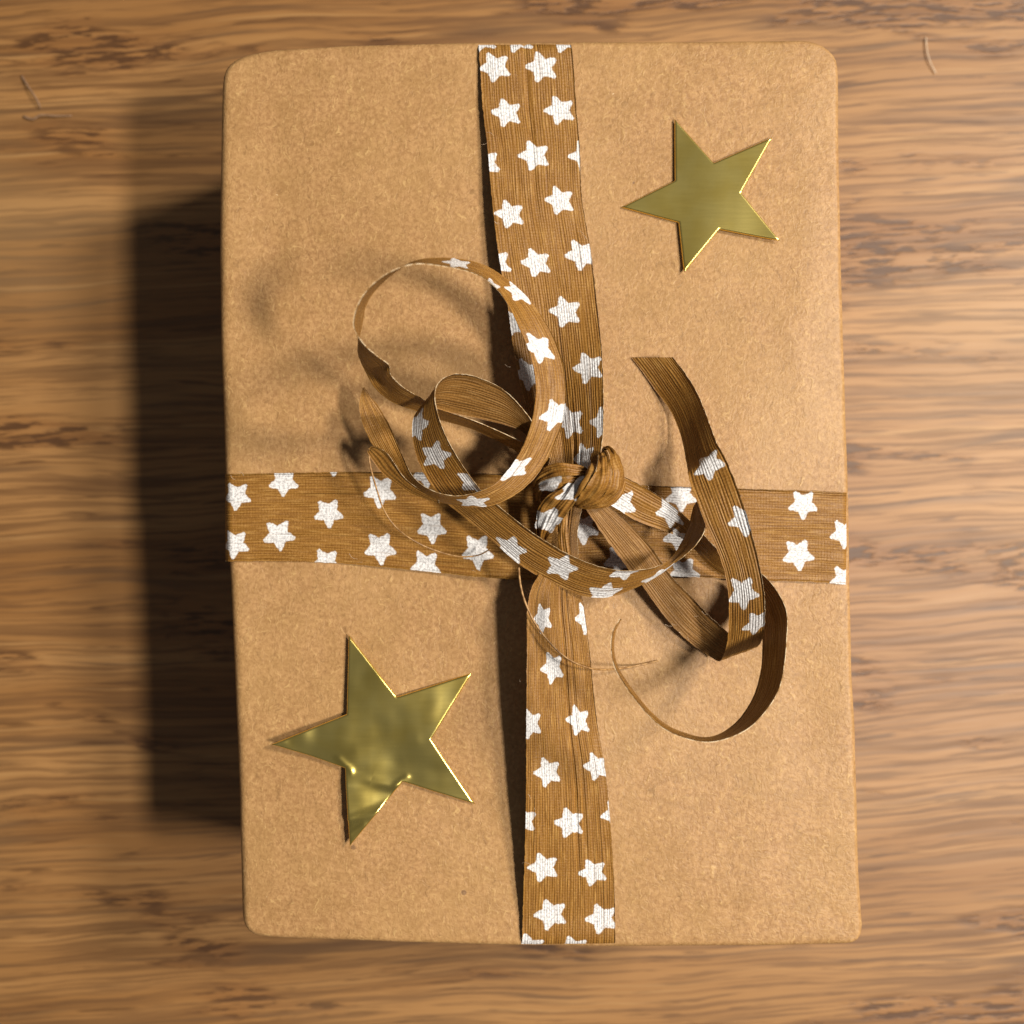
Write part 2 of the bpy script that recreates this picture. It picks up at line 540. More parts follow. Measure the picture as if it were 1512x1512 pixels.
def strip(name, st, parent, sign=1, across=14, step=0.035, stars=(), srad=0.275, sang=math.pi, bulge=0.0, prof=None,
          fray=0.010, seed=0, jit=0.25, wr=0.0):
    """st: stations ((x,y,z) edge one, (x,y,z) edge two[, extra]) in photo pixels and cm of height.
    stars: photo pixel centres of the printed stars on the printed (front) side."""
    S = []
    for s in st:
        a = s[0] if (len(s[0]) == 4) else P(*s[0])
        b = s[1] if (len(s[1]) == 4) else P(*s[1])
        ex = s[2] if len(s) > 2 else 0.0
        S.append([*a[:3], *b[:3], ex])
    S = np.array(S)
    mid = (S[:, :3] + S[:, 3:6]) / 2
    full = np.column_stack([mid, S])
    L = np.linalg.norm(np.diff(mid, axis=0), axis=1).sum()
    n = max(12, int(L / step))
    q = spline(full, np.linspace(0, 1, n))
    E1, E2, ex = q[:, 3:6], q[:, 6:9], q[:, 9]
    C = (E1 + E2) / 2
    T = np.gradient(C, axis=0)
    T /= np.linalg.norm(T, axis=1)[:, None] + 1e-9
    lat = E2 - E1
    wid = np.linalg.norm(lat, axis=1)
    Nn = np.cross(lat, T) * sign
    ln = np.linalg.norm(Nn, axis=1)[:, None]
    Nn = Nn / (ln + 1e-9)
    v = np.concatenate([[0], np.cumsum(np.linalg.norm(np.diff(C, axis=0), axis=1))])
    us = np.linspace(0, 1, across + 1)
    G = np.zeros((n, across + 1, 3))
    for j, u in enumerate(us):
        uu = np.full(n, u)
        if fray and (j == 0 or j == across):
            uu = uu + np.array([fray * (n1(x * 9, seed + j) + 0.6 * n1(x * 27, seed + j + 5)) for x in v]) / np.maximum(wid, .05)
        p = E1 + lat * uu[:, None]
        off = bulge * wid * (1 - (2 * u - 1) ** 2)
        off = off + np.array([0.006 * n1(u * 2.5, x * 1.1, seed + 20) for x in v])
        if wr:
            off = off + np.array([wr * (n1(u * 6.5, x * 0.9, seed + 30) + 0.6 * n1(u * 14, x * 1.2, seed + 40) + (0.8 * n1(u * 3.2, x * 5.0, seed + 50) if wr > 0.02 else 0.0)) for x in v])
        p = p + Nn * off[:, None]
        if prof is not None:
            p[:, 2] += prof(u, ex, v)
        G[:, j] = p
    # vertex normals of the sheet
    dv = np.gradient(G, axis=0); du = np.gradient(G, axis=1)
    NG = np.cross(du, dv) * sign
    NG /= np.linalg.norm(NG, axis=2)[..., None] + 1e-9
    F = G + NG * THICK / 2
    B = G - NG * THICK / 2
    W = np.median(wid)
    uvU = us[None, :] * W + np.zeros((n, 1))
    uvV = v[:, None] + np.zeros((1, across + 1))
    uvr = np.stack([uvU + seed * 1.37, uvV + seed * 2.11], -1)
    # star centres in strip coordinates
    sc = []
    rnd = random.Random(seed + 3)
    if len(stars):
        pp = to_px(F)
        for s in stars:
            dd = np.linalg.norm(pp - np.array(s[:2]), axis=2) + np.where(F[..., 2] < H_BOX - 0.13, 500, 0)
            i, j = np.unravel_index(np.argmin(dd), dd.shape)
            # allow centres past the edge of the strip
            cu, cv = uvU[i, j], uvV[i, j]
            if dd[i, j] > 3 and j in (0, across):
                cu += (dd[i, j] / K) * (-1 if j == 0 else 1)
            sc.append((cu, cv, (s[2] if len(s) > 2 else sang) + rnd.uniform(-jit, jit), srad * rnd.uniform(0.94, 1.06)))
    cuF = (uvU[:-1, :-1] + uvU[1:, 1:]) / 2
    cvF = (uvV[:-1, :-1] + uvV[1:, 1:]) / 2
    if sc:
        A = np.array(sc)
        d2 = (cuF[..., None] - A[:, 0]) ** 2 + (cvF[..., None] - A[:, 1]) ** 2
        near = d2.argmin(-1)
    verts, faces, uv1, uv2, mi = [], [], [], [], []
    m = across + 1
    verts = [tuple(p) for p in (F.reshape(-1, 3) * CM)] + [tuple(p) for p in (B.reshape(-1, 3) * CM)]
    o2 = n * m

    def starco(i, j, k):
        if not sc: return (9.0, 9.0)
        cu, cv, an, rr = sc[k]
        x, y = uvU[i, j] - cu, uvV[i, j] - cv
        c, s_ = math.cos(-an), math.sin(-an)
        return ((c * x - s_ * y) / rr + 0.0, (s_ * x + c * y) / rr)

    for i in range(n - 1):
        for j in range(across):
            quad = [(i, j), (i + 1, j), (i + 1, j + 1), (i, j + 1)]
            fr = quad if sign < 0 else quad[::-1]
            k = near[i, j] if sc else 0
            faces.append([a * m + b for a, b in fr])
            uv1 += [tuple(uvr[a, b]) for a, b in fr]; uv2 += [starco(a, b, k) for a, b in fr]; mi.append(0)
            bk = fr[::-1]
            faces.append([o2 + a * m + b for a, b in bk])
            uv1 += [tuple(uvr[a, b]) for a, b in bk]; uv2 += [(9.0, 9.0)] * 4; mi.append(1)
    # rim
    loop = [(i, 0) for i in range(n)] + [(n - 1, j) for j in range(1, m)] + [(i, across) for i in range(n - 2, -1, -1)] + [(0, j) for j in range(across - 1, 0, -1)]
    for x in range(len(loop)):
        a, b = loop[x], loop[(x + 1) % len(loop)]
        ia, ib = a[0] * m + a[1], b[0] * m + b[1]
        f = [ia, o2 + ia, o2 + ib, ib]
        uvs = [uvr[a], uvr[a], uvr[b], uvr[b]]
        if sign < 0: f = f[::-1]; uvs = uvs[::-1]
        faces.append(f); uv1 += [tuple(z) for z in uvs]; uv2 += [(9.0, 9.0)] * 4; mi.append(2)
    me = bpy.data.meshes.new(name)
    me.from_pydata(verts, [], faces)
    me.update()
    l1 = me.uv_layers.new(name="rib"); l2 = me.uv_layers.new(name="star")
    l1.data.foreach_set("uv", np.array(uv1, 'f').ravel())
    l2.data.foreach_set("uv", np.array(uv2, 'f').ravel())
    o = link(name, me, (M_RIB, M_BACK, M_EDGE), parent)
    me.polygons.foreach_set("material_index", mi)
    me.update()
    return o


def tube(name, pts, rad, mat, parent=None, seg=6, step=0.04, taper=0.4):
    Q = np.array([P(*p) for p in pts])
    L = np.linalg.norm(np.diff(Q, axis=0), axis=1).sum()
    n = max(8, int(L / step))
    q = spline(Q, np.linspace(0, 1, n))
    T = np.gradient(q, axis=0); T /= np.linalg.norm(T, axis=1)[:, None]
    up = np.array([0, 0, 1.0])
    A = np.cross(T, up); A /= np.linalg.norm(A, axis=1)[:, None] + 1e-9
    Bn = np.cross(A, T)
    verts, faces = [], []
    for i in range(n):
        r = rad * (1 - taper * i / n) * (1 + 0.25 * n1(i * 0.35, 4.2))
        for k in range(seg):
            a = 2 * math.pi * k / seg
            verts.append(tuple((q[i] + r * (math.cos(a) * A[i] + math.sin(a) * Bn[i])) * CM))
    for i in range(n - 1):
        for k in range(seg):
            l = (k + 1) % seg
            faces.append((i * seg + k, i * seg + l, (i + 1) * seg + l, (i + 1) * seg + k))
    faces.append(tuple(range(seg))[::-1]); faces.append(tuple(range((n - 1) * seg, n * seg)))
    me = bpy.data.meshes.new(name)
    me.from_pydata(verts, [], faces); me.update()
    return link(name, me, mat, parent)


def W4(x, y, z):
    """world point in cm, marked as such"""
    return np.array([x, y, z, 0.0])


def build_ribbon():
    root = empty("ribbon", (0, 0, 0))
    tag(root, "brown ribbon printed with white stars tied round the gift in a knot with curling tails", "ribbon")

    # ---- across the gift (left to right), lies flat
    zt = 0.035
    xl, xr = P(331, 765, 0)[0], P(1253.5, 795, 0)[0]
    yl1, yl2 = P(331, 700, 0)[1], P(331, 829, 0)[1]
    yr1, yr2 = P(1252, 727, 0)[1], P(1252, 863, 0)[1]
    H = H_BOX
    st = [(W4(xl - .035, yl1, 0.02), W4(xl - .035, yl2, 0.02)),
          (W4(xl - .03, yl1, 1.5), W4(xl - .03, yl2, 1.5)),
          (W4(xl - .035, yl1, H - .32), W4(xl - .030, yl2, H - .32)),
          (W4(xl - .010, yl1, H - .12), W4(xl + .000, yl2, H - .12)),
          (W4(xl + .09, yl1, H + .008), W4(xl + .10, yl2, H + .008)),
          ((350, 700, .022), (350, 829, .022)), ((420, 698.5, .024), (420, 829, .026)), ((500, 697, .026), (500, 832, .03)), ((640, 698, .05), (640, 845, .07)),
          ((720, 701, .10), (720, 853, .15)), ((800, 705, .14), (800, 856, .18)), ((900, 714, .10), (900, 848, .12)), ((1000, 719, .06), (1000, 851, .06)),
          ((1120, 723, .045), (1120, 857, .045)), ((1200, 725, .034), (1200, 860, .034)), ((1235, 726.5, .022), (1237, 862, .022)),
          (W4(xr - .08, yr1, H + .004), W4(xr - .08, yr2, H + .004)),
          (W4(xr + .015, yr1, H - .10), W4(xr + .022, yr2, H - .10)),
          (W4(xr + .035, yr1, H - .30), W4(xr + .045, yr2, H - .30)),
          (W4(xr + .03, yr1, 1.5), W4(xr + .04, yr2, 1.5)),
          (W4(xr + .03, yr1, .02), W4(xr + .04, yr2, .02))]
    hs = [(350, 731), (420, 714), (346, 804), (410, 790), (484, 758), (493, 681), (483, 829), (560, 728), (560, 807), (636, 775), (629, 836), (705, 816),
          (629, 700), (1006, 730), (1185, 746), (1246, 791), (1178, 822), (1246, 858), (1258, 716), (1009, 846), (1002, 794), (861, 779), (915, 829), (1090, 842), (1075, 775)]
    o = strip("ribbon_band", st, root, 1, across=20, step=0.045, stars=hs, sang=0.0, seed=1, jit=0.12)
    o["label"] = "band crossing the gift from side to side"

    # ---- along the gift (top to bottom), lifted by the knot
    yt = P(775, 63, 0)[1]; yb = P(840, 1396, 0)[1]
    xa, xb = P(706, 63, 0)[0], P(843, 63, 0)[0]
    xc, xd = P(770, 1394, 0)[0], P(908, 1394, 0)[0]
    st = [(W4(xa, yt + .04, .02), W4(xb, yt + .04, .02)),
          (W4(xa, yt + .035, 1.5), W4(xb, yt + .035, 1.5)),
          (W4(xa, yt + .035, H - .25), W4(xb, yt + .035, H - .25)),
          (W4(xa + .003, yt + .012, H - .09), W4(xb + .003, yt + .012, H - .09)),
          (W4(xa + .01, yt - .085, H + .02), W4(xb + .01, yt - .085, H + .02)),
          ((709, 100, .06), (847, 100, .035)), ((713, 160, .11), (851, 160, .06)), ((720, 219, .17), (856, 219, .10)), ((726, 290, .23), (859, 290, .15)),
          ((736, 375, .30), (873, 375, .21), .0), ((750, 455, .37), (881, 455, .30), .10), ((759, 520, .42), (886, 520, .38), .26), ((769, 570, .45), (887, 570, .42), .40),
          ((780, 620, .48), (887, 620, .46), .46), ((793, 665, .52), (884, 665, .52), .42), ((808, 710, .56), (872, 710, .60), .25), ((814, 745, .60), (860, 745, .62), .10),
          ((815, 785, .62), (852, 785, .62), .10), ((812, 815, .66), (853, 815, .63), .10), ((797, 845, .72), (854, 845, .63), .05), ((785, 868, .76), (857, 868, .62), .02),
          ((779, 892, .78), (861, 892, .60)), ((778, 958, .76), (870, 958, .55)), ((777, 1064, .66), (881, 1064, .44)), ((777, 1140, .54), (894, 1140, .34)),
          ((776, 1216, .40), (901, 1216, .25)), ((774, 1290, .25), (906, 1290, .15)), ((772, 1350, .10), (908, 1350, .06)),
          (W4(xc + .01, yb + .10, H + .025), W4(xd, yb + .10, H + .02)),
          (W4(xc, yb + .00, H - .06), W4(xd, yb + .00, H - .06)),
          (W4(xc, yb - .03, H - .25), W4(xd, yb - .03, H - .25)),
          (W4(xc, yb - .03, 1.5), W4(xd, yb - .03, 1.5)),
          (W4(xc, yb - .03, .02), W4(xd, yb - .03, .02))]
    vs = [(712, 58), (765, 57), (832, 57), (731, 99), (801, 100), (748, 165), (827, 163), (788, 231), (717, 240), (864, 228), (753, 316), (827, 298), (792, 389),
          (858, 377), (733, 389), (836, 462), (754, 476), (868, 543), (780, 552), (843, 622), (892, 625), (861, 677),
          (801, 912), (866, 915), (816, 985), (782, 1067), (853, 1064), (808, 1142), (881, 1134), (773, 1213), (841, 1215), (910, 1203), (803, 1282),
          (876, 1288), (813, 1350), (888, 1356), (780, 1398), (845, 1396)]

    def vprof(u, ex, v):
        c = 0.42
        val = ex * max(0.0, u - c) / (1 - c) if np.isscalar(ex) else ex * (max(0.0, u - c) / (1 - c))
        low = np.clip((v - 10.5) / 1.0, 0, 1) * np.clip((18.5 - v) / 1.0, 0, 1)
        val = val - low * (0.05 * math.exp(-((u - 0.60) / 0.018) ** 2) + 0.03 * math.exp(-((u - 0.70) / 0.014) ** 2))
        up = np.clip((v - 3.2) / 0.6, 0, 1) * np.clip((8.0 - v) / 1.0, 0, 1)
        val = val - up * 0.022 * math.exp(-((u - 0.49) / 0.02) ** 2)
        return val
    o = strip("ribbon_band", st, root, -1, across=56, step=0.045, stars=vs, sang=math.pi, seed=2, prof=vprof, jit=0.10)
    o["label"] = "band running the length of the gift, lifted at the knot"

    CR = 3.35     # where the big curl is crumpled, cm along it
    # ---- big round curl on the left
    s1 = [((812, 676, .75), (806, 700, .45)), ((775, 655, .85), (772, 672, .38)), ((702, 622, .95), (704, 636, .42)), ((640, 600, 1.12), (638, 616, .52)), ((620, 587, 1.32), (614, 606, .75)),
          ((594, 571, 1.9), (581, 594, 1.0)), ((577, 552, 2.3), (556, 575, 1.4)), ((575, 539, 2.5), (543, 554, 1.65)), ((557, 525, 2.7), (533, 535, 2.0)), ((538, 508, 2.82), (528, 515, 2.35)),
          ((522, 480, 3.1), (534, 480, 2.53)), ((534, 440, 3.3), (543, 446, 2.73)), ((565, 409, 3.3), (569, 415, 2.73)), ((608, 391, 3.2), (608, 388, 2.63)),
          ((650, 393, 2.95), (651, 382, 2.4)), ((698, 404, 2.48), (706, 389, 1.98)), ((727, 421, 2.0), (744, 409, 1.56)), ((750, 450, 1.55), (784, 445, 1.2)),
          ((768, 488, 1.22), (812, 487, .98)), ((783, 525, 1.12), (829, 529, .94)), ((791, 573, 1.08), (835, 578, .92)), ((785, 622, 1.08), (832, 618, .92)),
          ((770, 663, 1.12), (819, 655, .95)), ((753, 690, 1.2), (802, 688, 1.0)), ((732, 713, 1.28), (776, 719, 1.06)), ((710, 725, 1.33), (736, 743, 1.08)),
          ((676, 732, 1.36), (690, 748, 1.08)), ((640, 725, 1.28), (643, 739, .98)), ((611, 705, 1.0), (600, 721, .82)), ((591, 665, .72), (562, 675, .68)),
          ((576, 630, .60), (541, 640, .64)), ((560, 602, .58), (531, 610, .64)), ((546, 584, .60), (531, 590, .64)), ((538, 572, .62), (536, 573, .62))]
    def crumple(u, ex, v):
        g = np.exp(-((v - CR) / 0.16) ** 2)
        return g * (0.16 * math.sin(u * 7.0 + 0.4)) + 0.10 * np.exp(-((v - CR + 0.25) / 0.12) ** 2) * math.sin(u * 5 + 2)
    o = strip("curled_tail", s1, root, -1, stars=[(675, 388), (722, 424), (765, 433), (794, 514), (820, 613), (759, 692), (698, 740)], sang=math.pi, seed=3, step=0.03, jit=0.5, wr=0.008, prof=crumple)
    o["label"] = "largest curl, a round loop left of the knot with a pointed end"
    # narrow strip torn off its end
    s1b = [((648, 739, 1.05), (648, 743, 1.02)), ((612, 718, 1.02), (607, 728, .94)), ((594, 702, .98), (585, 714, .88)), ((582, 684, .95), (565, 699, .82)), ((570, 668, .94), (551, 682, .82)),
           ((557, 660, .92), (543.5, 670, .84)), ((548, 658.5, .88), (542.5, 665, .82))]
    o = strip("torn_strip", s1b, root, -1, across=6, seed=4, step=0.03, fray=0.004)
    tube("thread", [(545, 661, .84), (545, 680, .82), (550, 703, .76), (557, 727, .68), (564, 748, .6), (580, 774, .5), (605, 795, .5), (640, 812, .38), (680, 822, .32), (705, 820, .32), (724, 811, .5)],
         0.014, M_THREAD, root, taper=0.2)
    tube("thread", [(766, 838, 1.0), (768, 860, .95), (774, 885, .92), (790, 920, .90), (815, 952, .88), (838, 972, .80), (870, 986, .62), (905, 988, .30), (940, 983, .06), (972, 976, .03)],
         0.016, M_THREAD, root, taper=0.1)

    # ---- inner loop that runs on below the knot to the right
    s2 = [((806, 660, .9), (800, 690, .6)), ((784, 619, 1.1), (778, 643, .7)), ((750, 581, 1.35), (747, 628, .85)), ((721, 564, 1.52), (706, 618, .95)), ((686, 553, 1.72), (668, 610, 1.08)),
          ((660, 556, 1.86), (645, 603, 1.28)), ((646, 568, 1.9), (626, 600, 1.38)), ((642, 585, 1.86), (613, 612, 1.36)), ((646, 610, 1.76), (609, 632, 1.25)), ((654, 634, 1.60), (611, 655, 1.08)),
          ((668, 662, 1.36), (619, 683, .90)), ((690, 697, 1.10), (634, 712, .74)), ((714, 728, .98), (655, 738, .66)), ((742, 752, .96), (690, 768, .66)),
          ((772, 776, 1.02), (731, 802, .68)), ((800, 796, 1.03), (770, 835, .68)), ((842, 820, 1.05), (813, 859, .70)), ((880, 835, 1.08), (856, 878, .72)),
          ((915, 842, 1.14), (895, 881.5, .76)), ((945, 841, 1.16), (935, 869, .82)), ((968, 837, 1.12), (973, 849, .92)), ((990, 825, .95), (1004, 825, 1.08)), ((1008, 797, .78), (1030, 801, 1.15)),
          ((1018, 771, .75), (1041, 778, 1.15)), ((1023, 750, .80), (1034, 756, 1.1)), ((1027, 741, .9), (1029, 742, 1.0))]
    o = strip("curled_tail", s2, root, 1, stars=[(615, 628), (643, 674), (701, 712), (755, 808), (830, 836), (891, 878), (970, 850), (922, 843)], sang=math.pi, seed=5, step=0.03, wr=0.010, jit=0.4)
    o["label"] = "tail looping left of the knot then sweeping right in front of it"

    # ---- tail that ends in the open curl at lower right
    s4 = [((898, 690, .95), (872, 738, .85)), ((925, 706, .92), (899, 745, .78)), ((958, 724, .82), (938, 768, .62)), ((990, 745, .72), (983, 785, .48)), ((1028, 778, .70), (1014, 800, .32)),
          ((1060, 811, .72), (1050, 838, .20)), ((1100, 832, .80), (1085, 860, .16)), ((1128, 850, .95), (1106, 880, .22)), ((1148, 873, 1.15), (1120, 905, .45)),
          ((1162, 903, 1.35), (1127, 935, .68)), ((1163, 942, 1.6), (1127, 962, .95)), ((1157, 1003, 1.85), (1124, 995, 1.2)), ((1143, 1037, 2.05), (1114, 1030, 1.42)),
          ((1110, 1074, 2.2), (1091, 1065, 1.65)), ((1075, 1091, 2.3), (1064, 1085, 1.85)), ((1044, 1096, 2.35), (1041, 1090, 2.0)), ((1012, 1090, 2.40), (1015, 1084, 2.10)),
          ((981, 1076, 2.42), (985.5, 1071, 2.16)), ((952, 1050, 2.42), (956.5, 1046, 2.18)), ((921, 1010, 2.40), (925.5, 1006, 2.18)), ((907, 985, 2.38), (911.5, 982, 2.16)),
          ((901.5, 955, 2.34), (906.5, 953, 2.14)), ((905, 930, 2.28), (909.5, 930, 2.12)), ((915, 914, 2.2), (917, 914, 2.16))]
    o = strip("curled_tail", s4, root, 1, stars=[(916, 742), (990, 758), (1003, 797)], sang=0.4, seed=6, step=0.03, wr=0.010)
    o["label"] = "tail ending in an open curl at the lower right"

    # ---- tail that folds over and comes back up, cut end resting on the paper
    s5 = [((852, 735, .85), (880, 725, .85)), ((866, 754, .76), (893, 742, .76)), ((891, 791, .62), (925, 770, .66)), ((926, 838, .45), (960, 806, .54)), ((950, 867, .36), (990, 850, .46)), ((983, 912, .26), (1018, 878, .40)),
          ((1010, 941, .19), (1046, 908, .36)), ((1034, 960, .14), (1064, 924, .36)), ((1054, 973, .14), (1084, 941, .42)),
          ((1063, 977, .30), (1112, 957, .62)), ((1071, 965, .60), (1126, 946, .98)), ((1076, 940, .90), (1130, 922, 1.26)), ((1077, 912, 1.08), (1130, 897, 1.42)), ((1076, 880, 1.18), (1128, 872, 1.46)),
          ((1070, 845, 1.22), (1123, 843, 1.46)), ((1057, 808, 1.22), (1113, 800, 1.44)), ((1040, 770, 1.18), (1101, 758, 1.38)), ((1027, 736, 1.10), (1086, 716, 1.26)),
          ((1018, 712, .98), (1072, 682, 1.06)), ((1015.5, 699, .86), (1063.5, 665, .98)), ((1014, 689, .58), (1058, 656, .92)),
          ((1005, 645, .28), (1047, 626, .78)), ((990, 608, .14), (1032, 587, .58)), ((967, 576, .05), (1014, 555, .43)), ((946, 546, .03), (1001, 538, .34)), ((932, 528, .025), (993, 528, .29))]
    o = strip("curled_tail", s5, root, 1, stars=[(1047, 686), (1101, 768), (1098, 875), (1117, 919)], sang=math.pi, seed=7, step=0.03, wr=0.010, jit=0.5)
    o["label"] = "tail folded back on itself with a cut end on the upper right"

    # ---- knot
    kn = empty("knot", (0, 0, 0)); kn.parent = root
    kA = [((786, 716, .55), (794, 730, .5)), ((793, 701, .92), (798, 713, .95)), ((810, 687, 1.08), (815, 706, 1.16)), ((830, 684, 1.16), (833, 702, 1.26)), ((852, 689, 1.12), (853, 702, 1.22)),
          ((872, 698, .98), (871, 702, 1.0)), ((886, 708, .7), (882, 711, .7))]
    strip("knot_strap", kA, kn, 1, across=14, seed=8, step=0.022, bulge=0.10, wr=0.05)
    kA2 = [((792, 728, .5), (798, 742, .5)), ((797, 712, .9), (801, 725, .85)), ((814, 704, 1.10), (818, 725, 1.0)), ((832, 700, 1.18), (835, 721, 1.08)), ((851, 701, 1.16), (851, 714, 1.08)),
           ((868, 701, .98), (866, 706, .94)), ((880, 710, .7), (876, 714, .7))]
    strip("knot_strap", kA2, kn, 1, across=14, stars=[(806, 716)], seed=18, step=0.022, bulge=0.14, wr=0.05)
    kB = [((872, 700, 1.0), (878, 696, 1.0)), ((842, 714, 1.12), (865, 704, 1.22)), ((816, 727, 1.08), (853, 735, 1.22)), ((797, 746, .95), (838, 757, 1.1)), ((791, 772, .82), (823, 777, .95)), ((794, 788, .7), (810, 793, .75)), ((802, 796, .5), (806, 796, .5))]
    strip("knot_strap", kB, kn, -1, across=18, stars=[(852, 721), (808, 768)], sang=2.2, seed=9, step=0.022, bulge=0.08, wr=0.06)
    kC = [((886, 672, .8), (891, 664, .7)), ((884, 674, 1.08), (896, 667, 1.0)), ((882, 688, 1.34), (900, 681, 1.28)), ((875, 703, 1.44), (903, 701, 1.36)), ((866, 718, 1.42), (900, 719, 1.32)),
          ((857, 731, 1.30), (886, 733, 1.2)), ((848, 739, 1.14), (866, 744, 1.06)), ((843, 741, .9), (850, 747, .85))]
    strip("knot_strap", kC, kn, -1, across=16, seed=10, step=0.022, bulge=0.10, wr=0.055)
    kC2 = [((890, 664, .75), (893, 661, .7)), ((897, 666, 1.0), (904, 664, .88)), ((901, 680, 1.24), (914, 676, 1.02)), ((902, 701, 1.30), (921, 699, 1.02)), ((899, 718, 1.26), (918, 723, .98)),
           ((886, 732, 1.16), (902, 741, .92)), ((866, 742, 1.04), (874, 750, .86)), ((848, 744, .86), (852, 749, .8))]
    strip("knot_strap", kC2, kn, -1, across=14, seed=20, step=0.022, bulge=0.14, wr=0.045)
    kF = [((874, 690, .9), (880, 683, .9)), ((864, 700, 1.18), (882, 690, 1.34)), ((858, 712, 1.25), (876, 704, 1.44)), ((849, 727, 1.2), (866, 720, 1.40)), ((840, 741, 1.0), (850, 738, 1.1)), ((836, 747, .8), (842, 746, .8))]
    strip("knot_strap", kF, kn, -1, across=12, seed=21, step=0.022, bulge=0.12, wr=0.05)
    kD = [((848, 741, .8), (852, 748, .8)), ((868, 743, 1.0), (866, 751, .9)), ((892, 738, 1.02), (897, 747, .9)), ((908, 724, 1.0), (916, 733, .88)), ((917, 706, .95), (923, 712, .84))]
    strip("knot_strap", kD, kn, 1, across=8, seed=11, step=0.022, bulge=0.2, wr=0.03)
    # gathered strands leaving the knot downwards
    kE = [((826, 752, .95), (838, 756, .95)), ((824, 785, .86), (838, 786, .9)), ((826, 815, .80), (842, 815, .84)), ((832, 845, .72), (848, 848, .74)), ((838, 875, .62), (852, 880, .62))]
    strip("knot_strap", kE, kn, -1, across=8, seed=12, step=0.025, wr=0.035, bulge=0.25)

    # loose fibres along the edges
    rnd = random.Random(5)
    spots = [(520, 833), (560, 836), (700, 852), (715, 200), (776, 1010), (777, 1110), (778, 1180), (776, 1270), (855, 340), (888, 600), (731, 330), (945, 866), (1040, 900), (1010, 938),
             (1126, 960), (1045, 980), (690, 640), (632, 660), (575, 640), (905, 900), (960, 724), (1120, 970), (783, 870), (872, 990), (1080, 1090), (1000, 915), (350, 700), (760, 540)]
    verts, faces = [], []
    for (x, y) in spots:
        for _ in range(2):
            x0, y0 = x + rnd.uniform(-8, 8), y + rnd.uniform(-8, 8)
            a = rnd.uniform(0, 2 * math.pi); ln = rnd.uniform(6, 15); z0 = rnd.uniform(.25, .7)
            pp = [P(x0 + ln * s * math.cos(a + s * 0.8), y0 + ln * s * math.sin(a + s * 0.8), z0 + 0.03 * s) for s in (0, .33, .66, 1)]
            b = len(verts)
            for p in pp:
                for dx, dz in ((-.0018, 0), (.0018, 0), (0, .0035)):
                    verts.append(tuple((p + np.array([dx, dx, dz])) * CM))
            for i in range(3):
                for kx in range(3):
                    l = (kx + 1) % 3
                    faces.append((b + i * 3 + kx, b + i * 3 + l, b + i * 3 + 3 + l, b + i * 3 + 3 + kx))
    me = bpy.data.meshes.new("frayed_fibres")
    me.from_pydata(verts, [], faces); me.update()
    fo = link("frayed_fibres", me, M_EDGE2, root)
    fo["kind"] = "stuff"
    return root


build_ribbon()


# ------------------------------------------------------------------ gold foil stars
def gold_star(label, tips, inner, fz, thick=0.035):
    """tips / inner: five points each, clockwise in the photo, interleaved tip, inner, tip ..."""
    poly = []
    for a, b in zip(tips, inner):
        poly += [a, b]
    cpx = np.mean(np.array(inner), axis=0)
    cw = P(cpx[0], cpx[1], 0.0, False)
    pts = np.array([P(x, y, 0.0)[:2] for x, y in poly]) - cw[:2]
    n = len(pts)

    def offset(d):
        res = []
        for i in range(n):
            p0, p1, p2 = pts[i - 1], pts[i], pts[(i + 1) % n]
            e1 = (p1 - p0) / np.linalg.norm(p1 - p0); e2 = (p2 - p1) / np.linalg.norm(p2 - p1)
            m1 = np.array([e1[1], -e1[0]]); m2 = np.array([e2[1], -e2[0]])   # clockwise: inward to the right
            bis = m1 + m2; bis /= np.linalg.norm(bis)
            res.append(p1 + bis * min(d / max(0.2, bis @ m1), 4.5 * d))
        return np.array(res)
    per = 26
    rings = []
    w_b = 0.027
    for a in np.linspace(0, math.pi / 2, 5):
        rings.append((offset(w_b * (1 - math.cos(a))), 0.004 + thick * math.sin(a)))
    base = rings[-1][0]
    for s in np.linspace(0.975, 0.05, 38):
        rings.append((base * s, 0.004 + thick))
    verts, faces = [], []
    N = n * per
    zbase = 0.014
    for k, (rg, z) in enumerate(rings):
        for i in range(n):
            for q in range(per):
                p = rg[i] + (rg[(i + 1) % n] - rg[i]) * q / per
                px = cpx + np.array([p[0], -p[1]]) * K
                verts.append(((p[0]) * CM, p[1] * CM, (zbase + z + fz(px[0], px[1]) + top_h(p[0] + cw[0], p[1] + cw[1])) * CM))
    verts.append((0, 0, (zbase + 0.004 + thick + fz(*cpx) + top_h(cw[0], cw[1])) * CM))
    for r in range(len(rings) - 1):
        for i in range(N):
            j = (i + 1) % N
            faces.append((r * N + j, r * N + i, (r + 1) * N + i, (r + 1) * N + j))
    for i in range(N):
        faces.append(((len(rings) - 1) * N + (i + 1) % N, (len(rings) - 1) * N + i, len(verts) - 1))
    me = bpy.data.meshes.new("gold_star")
    me.from_pydata(verts, [], faces); me.update()
    o = link("gold_star", me, M_GOLD, loc=(cw[0] * CM, cw[1] * CM, H_BOX * CM))
    tag(o, label, "star", "gold foil stars stuck on the gift")
    return o


def fz1(x, y):
    z = 0.010 * n1(x * 0.012, y * 0.012, 2)
    t = max(0, (y - 385) / 18)
    z += 0.022 * (x - 1035) / K
    return z + 0.03 + 0.03 * t * t


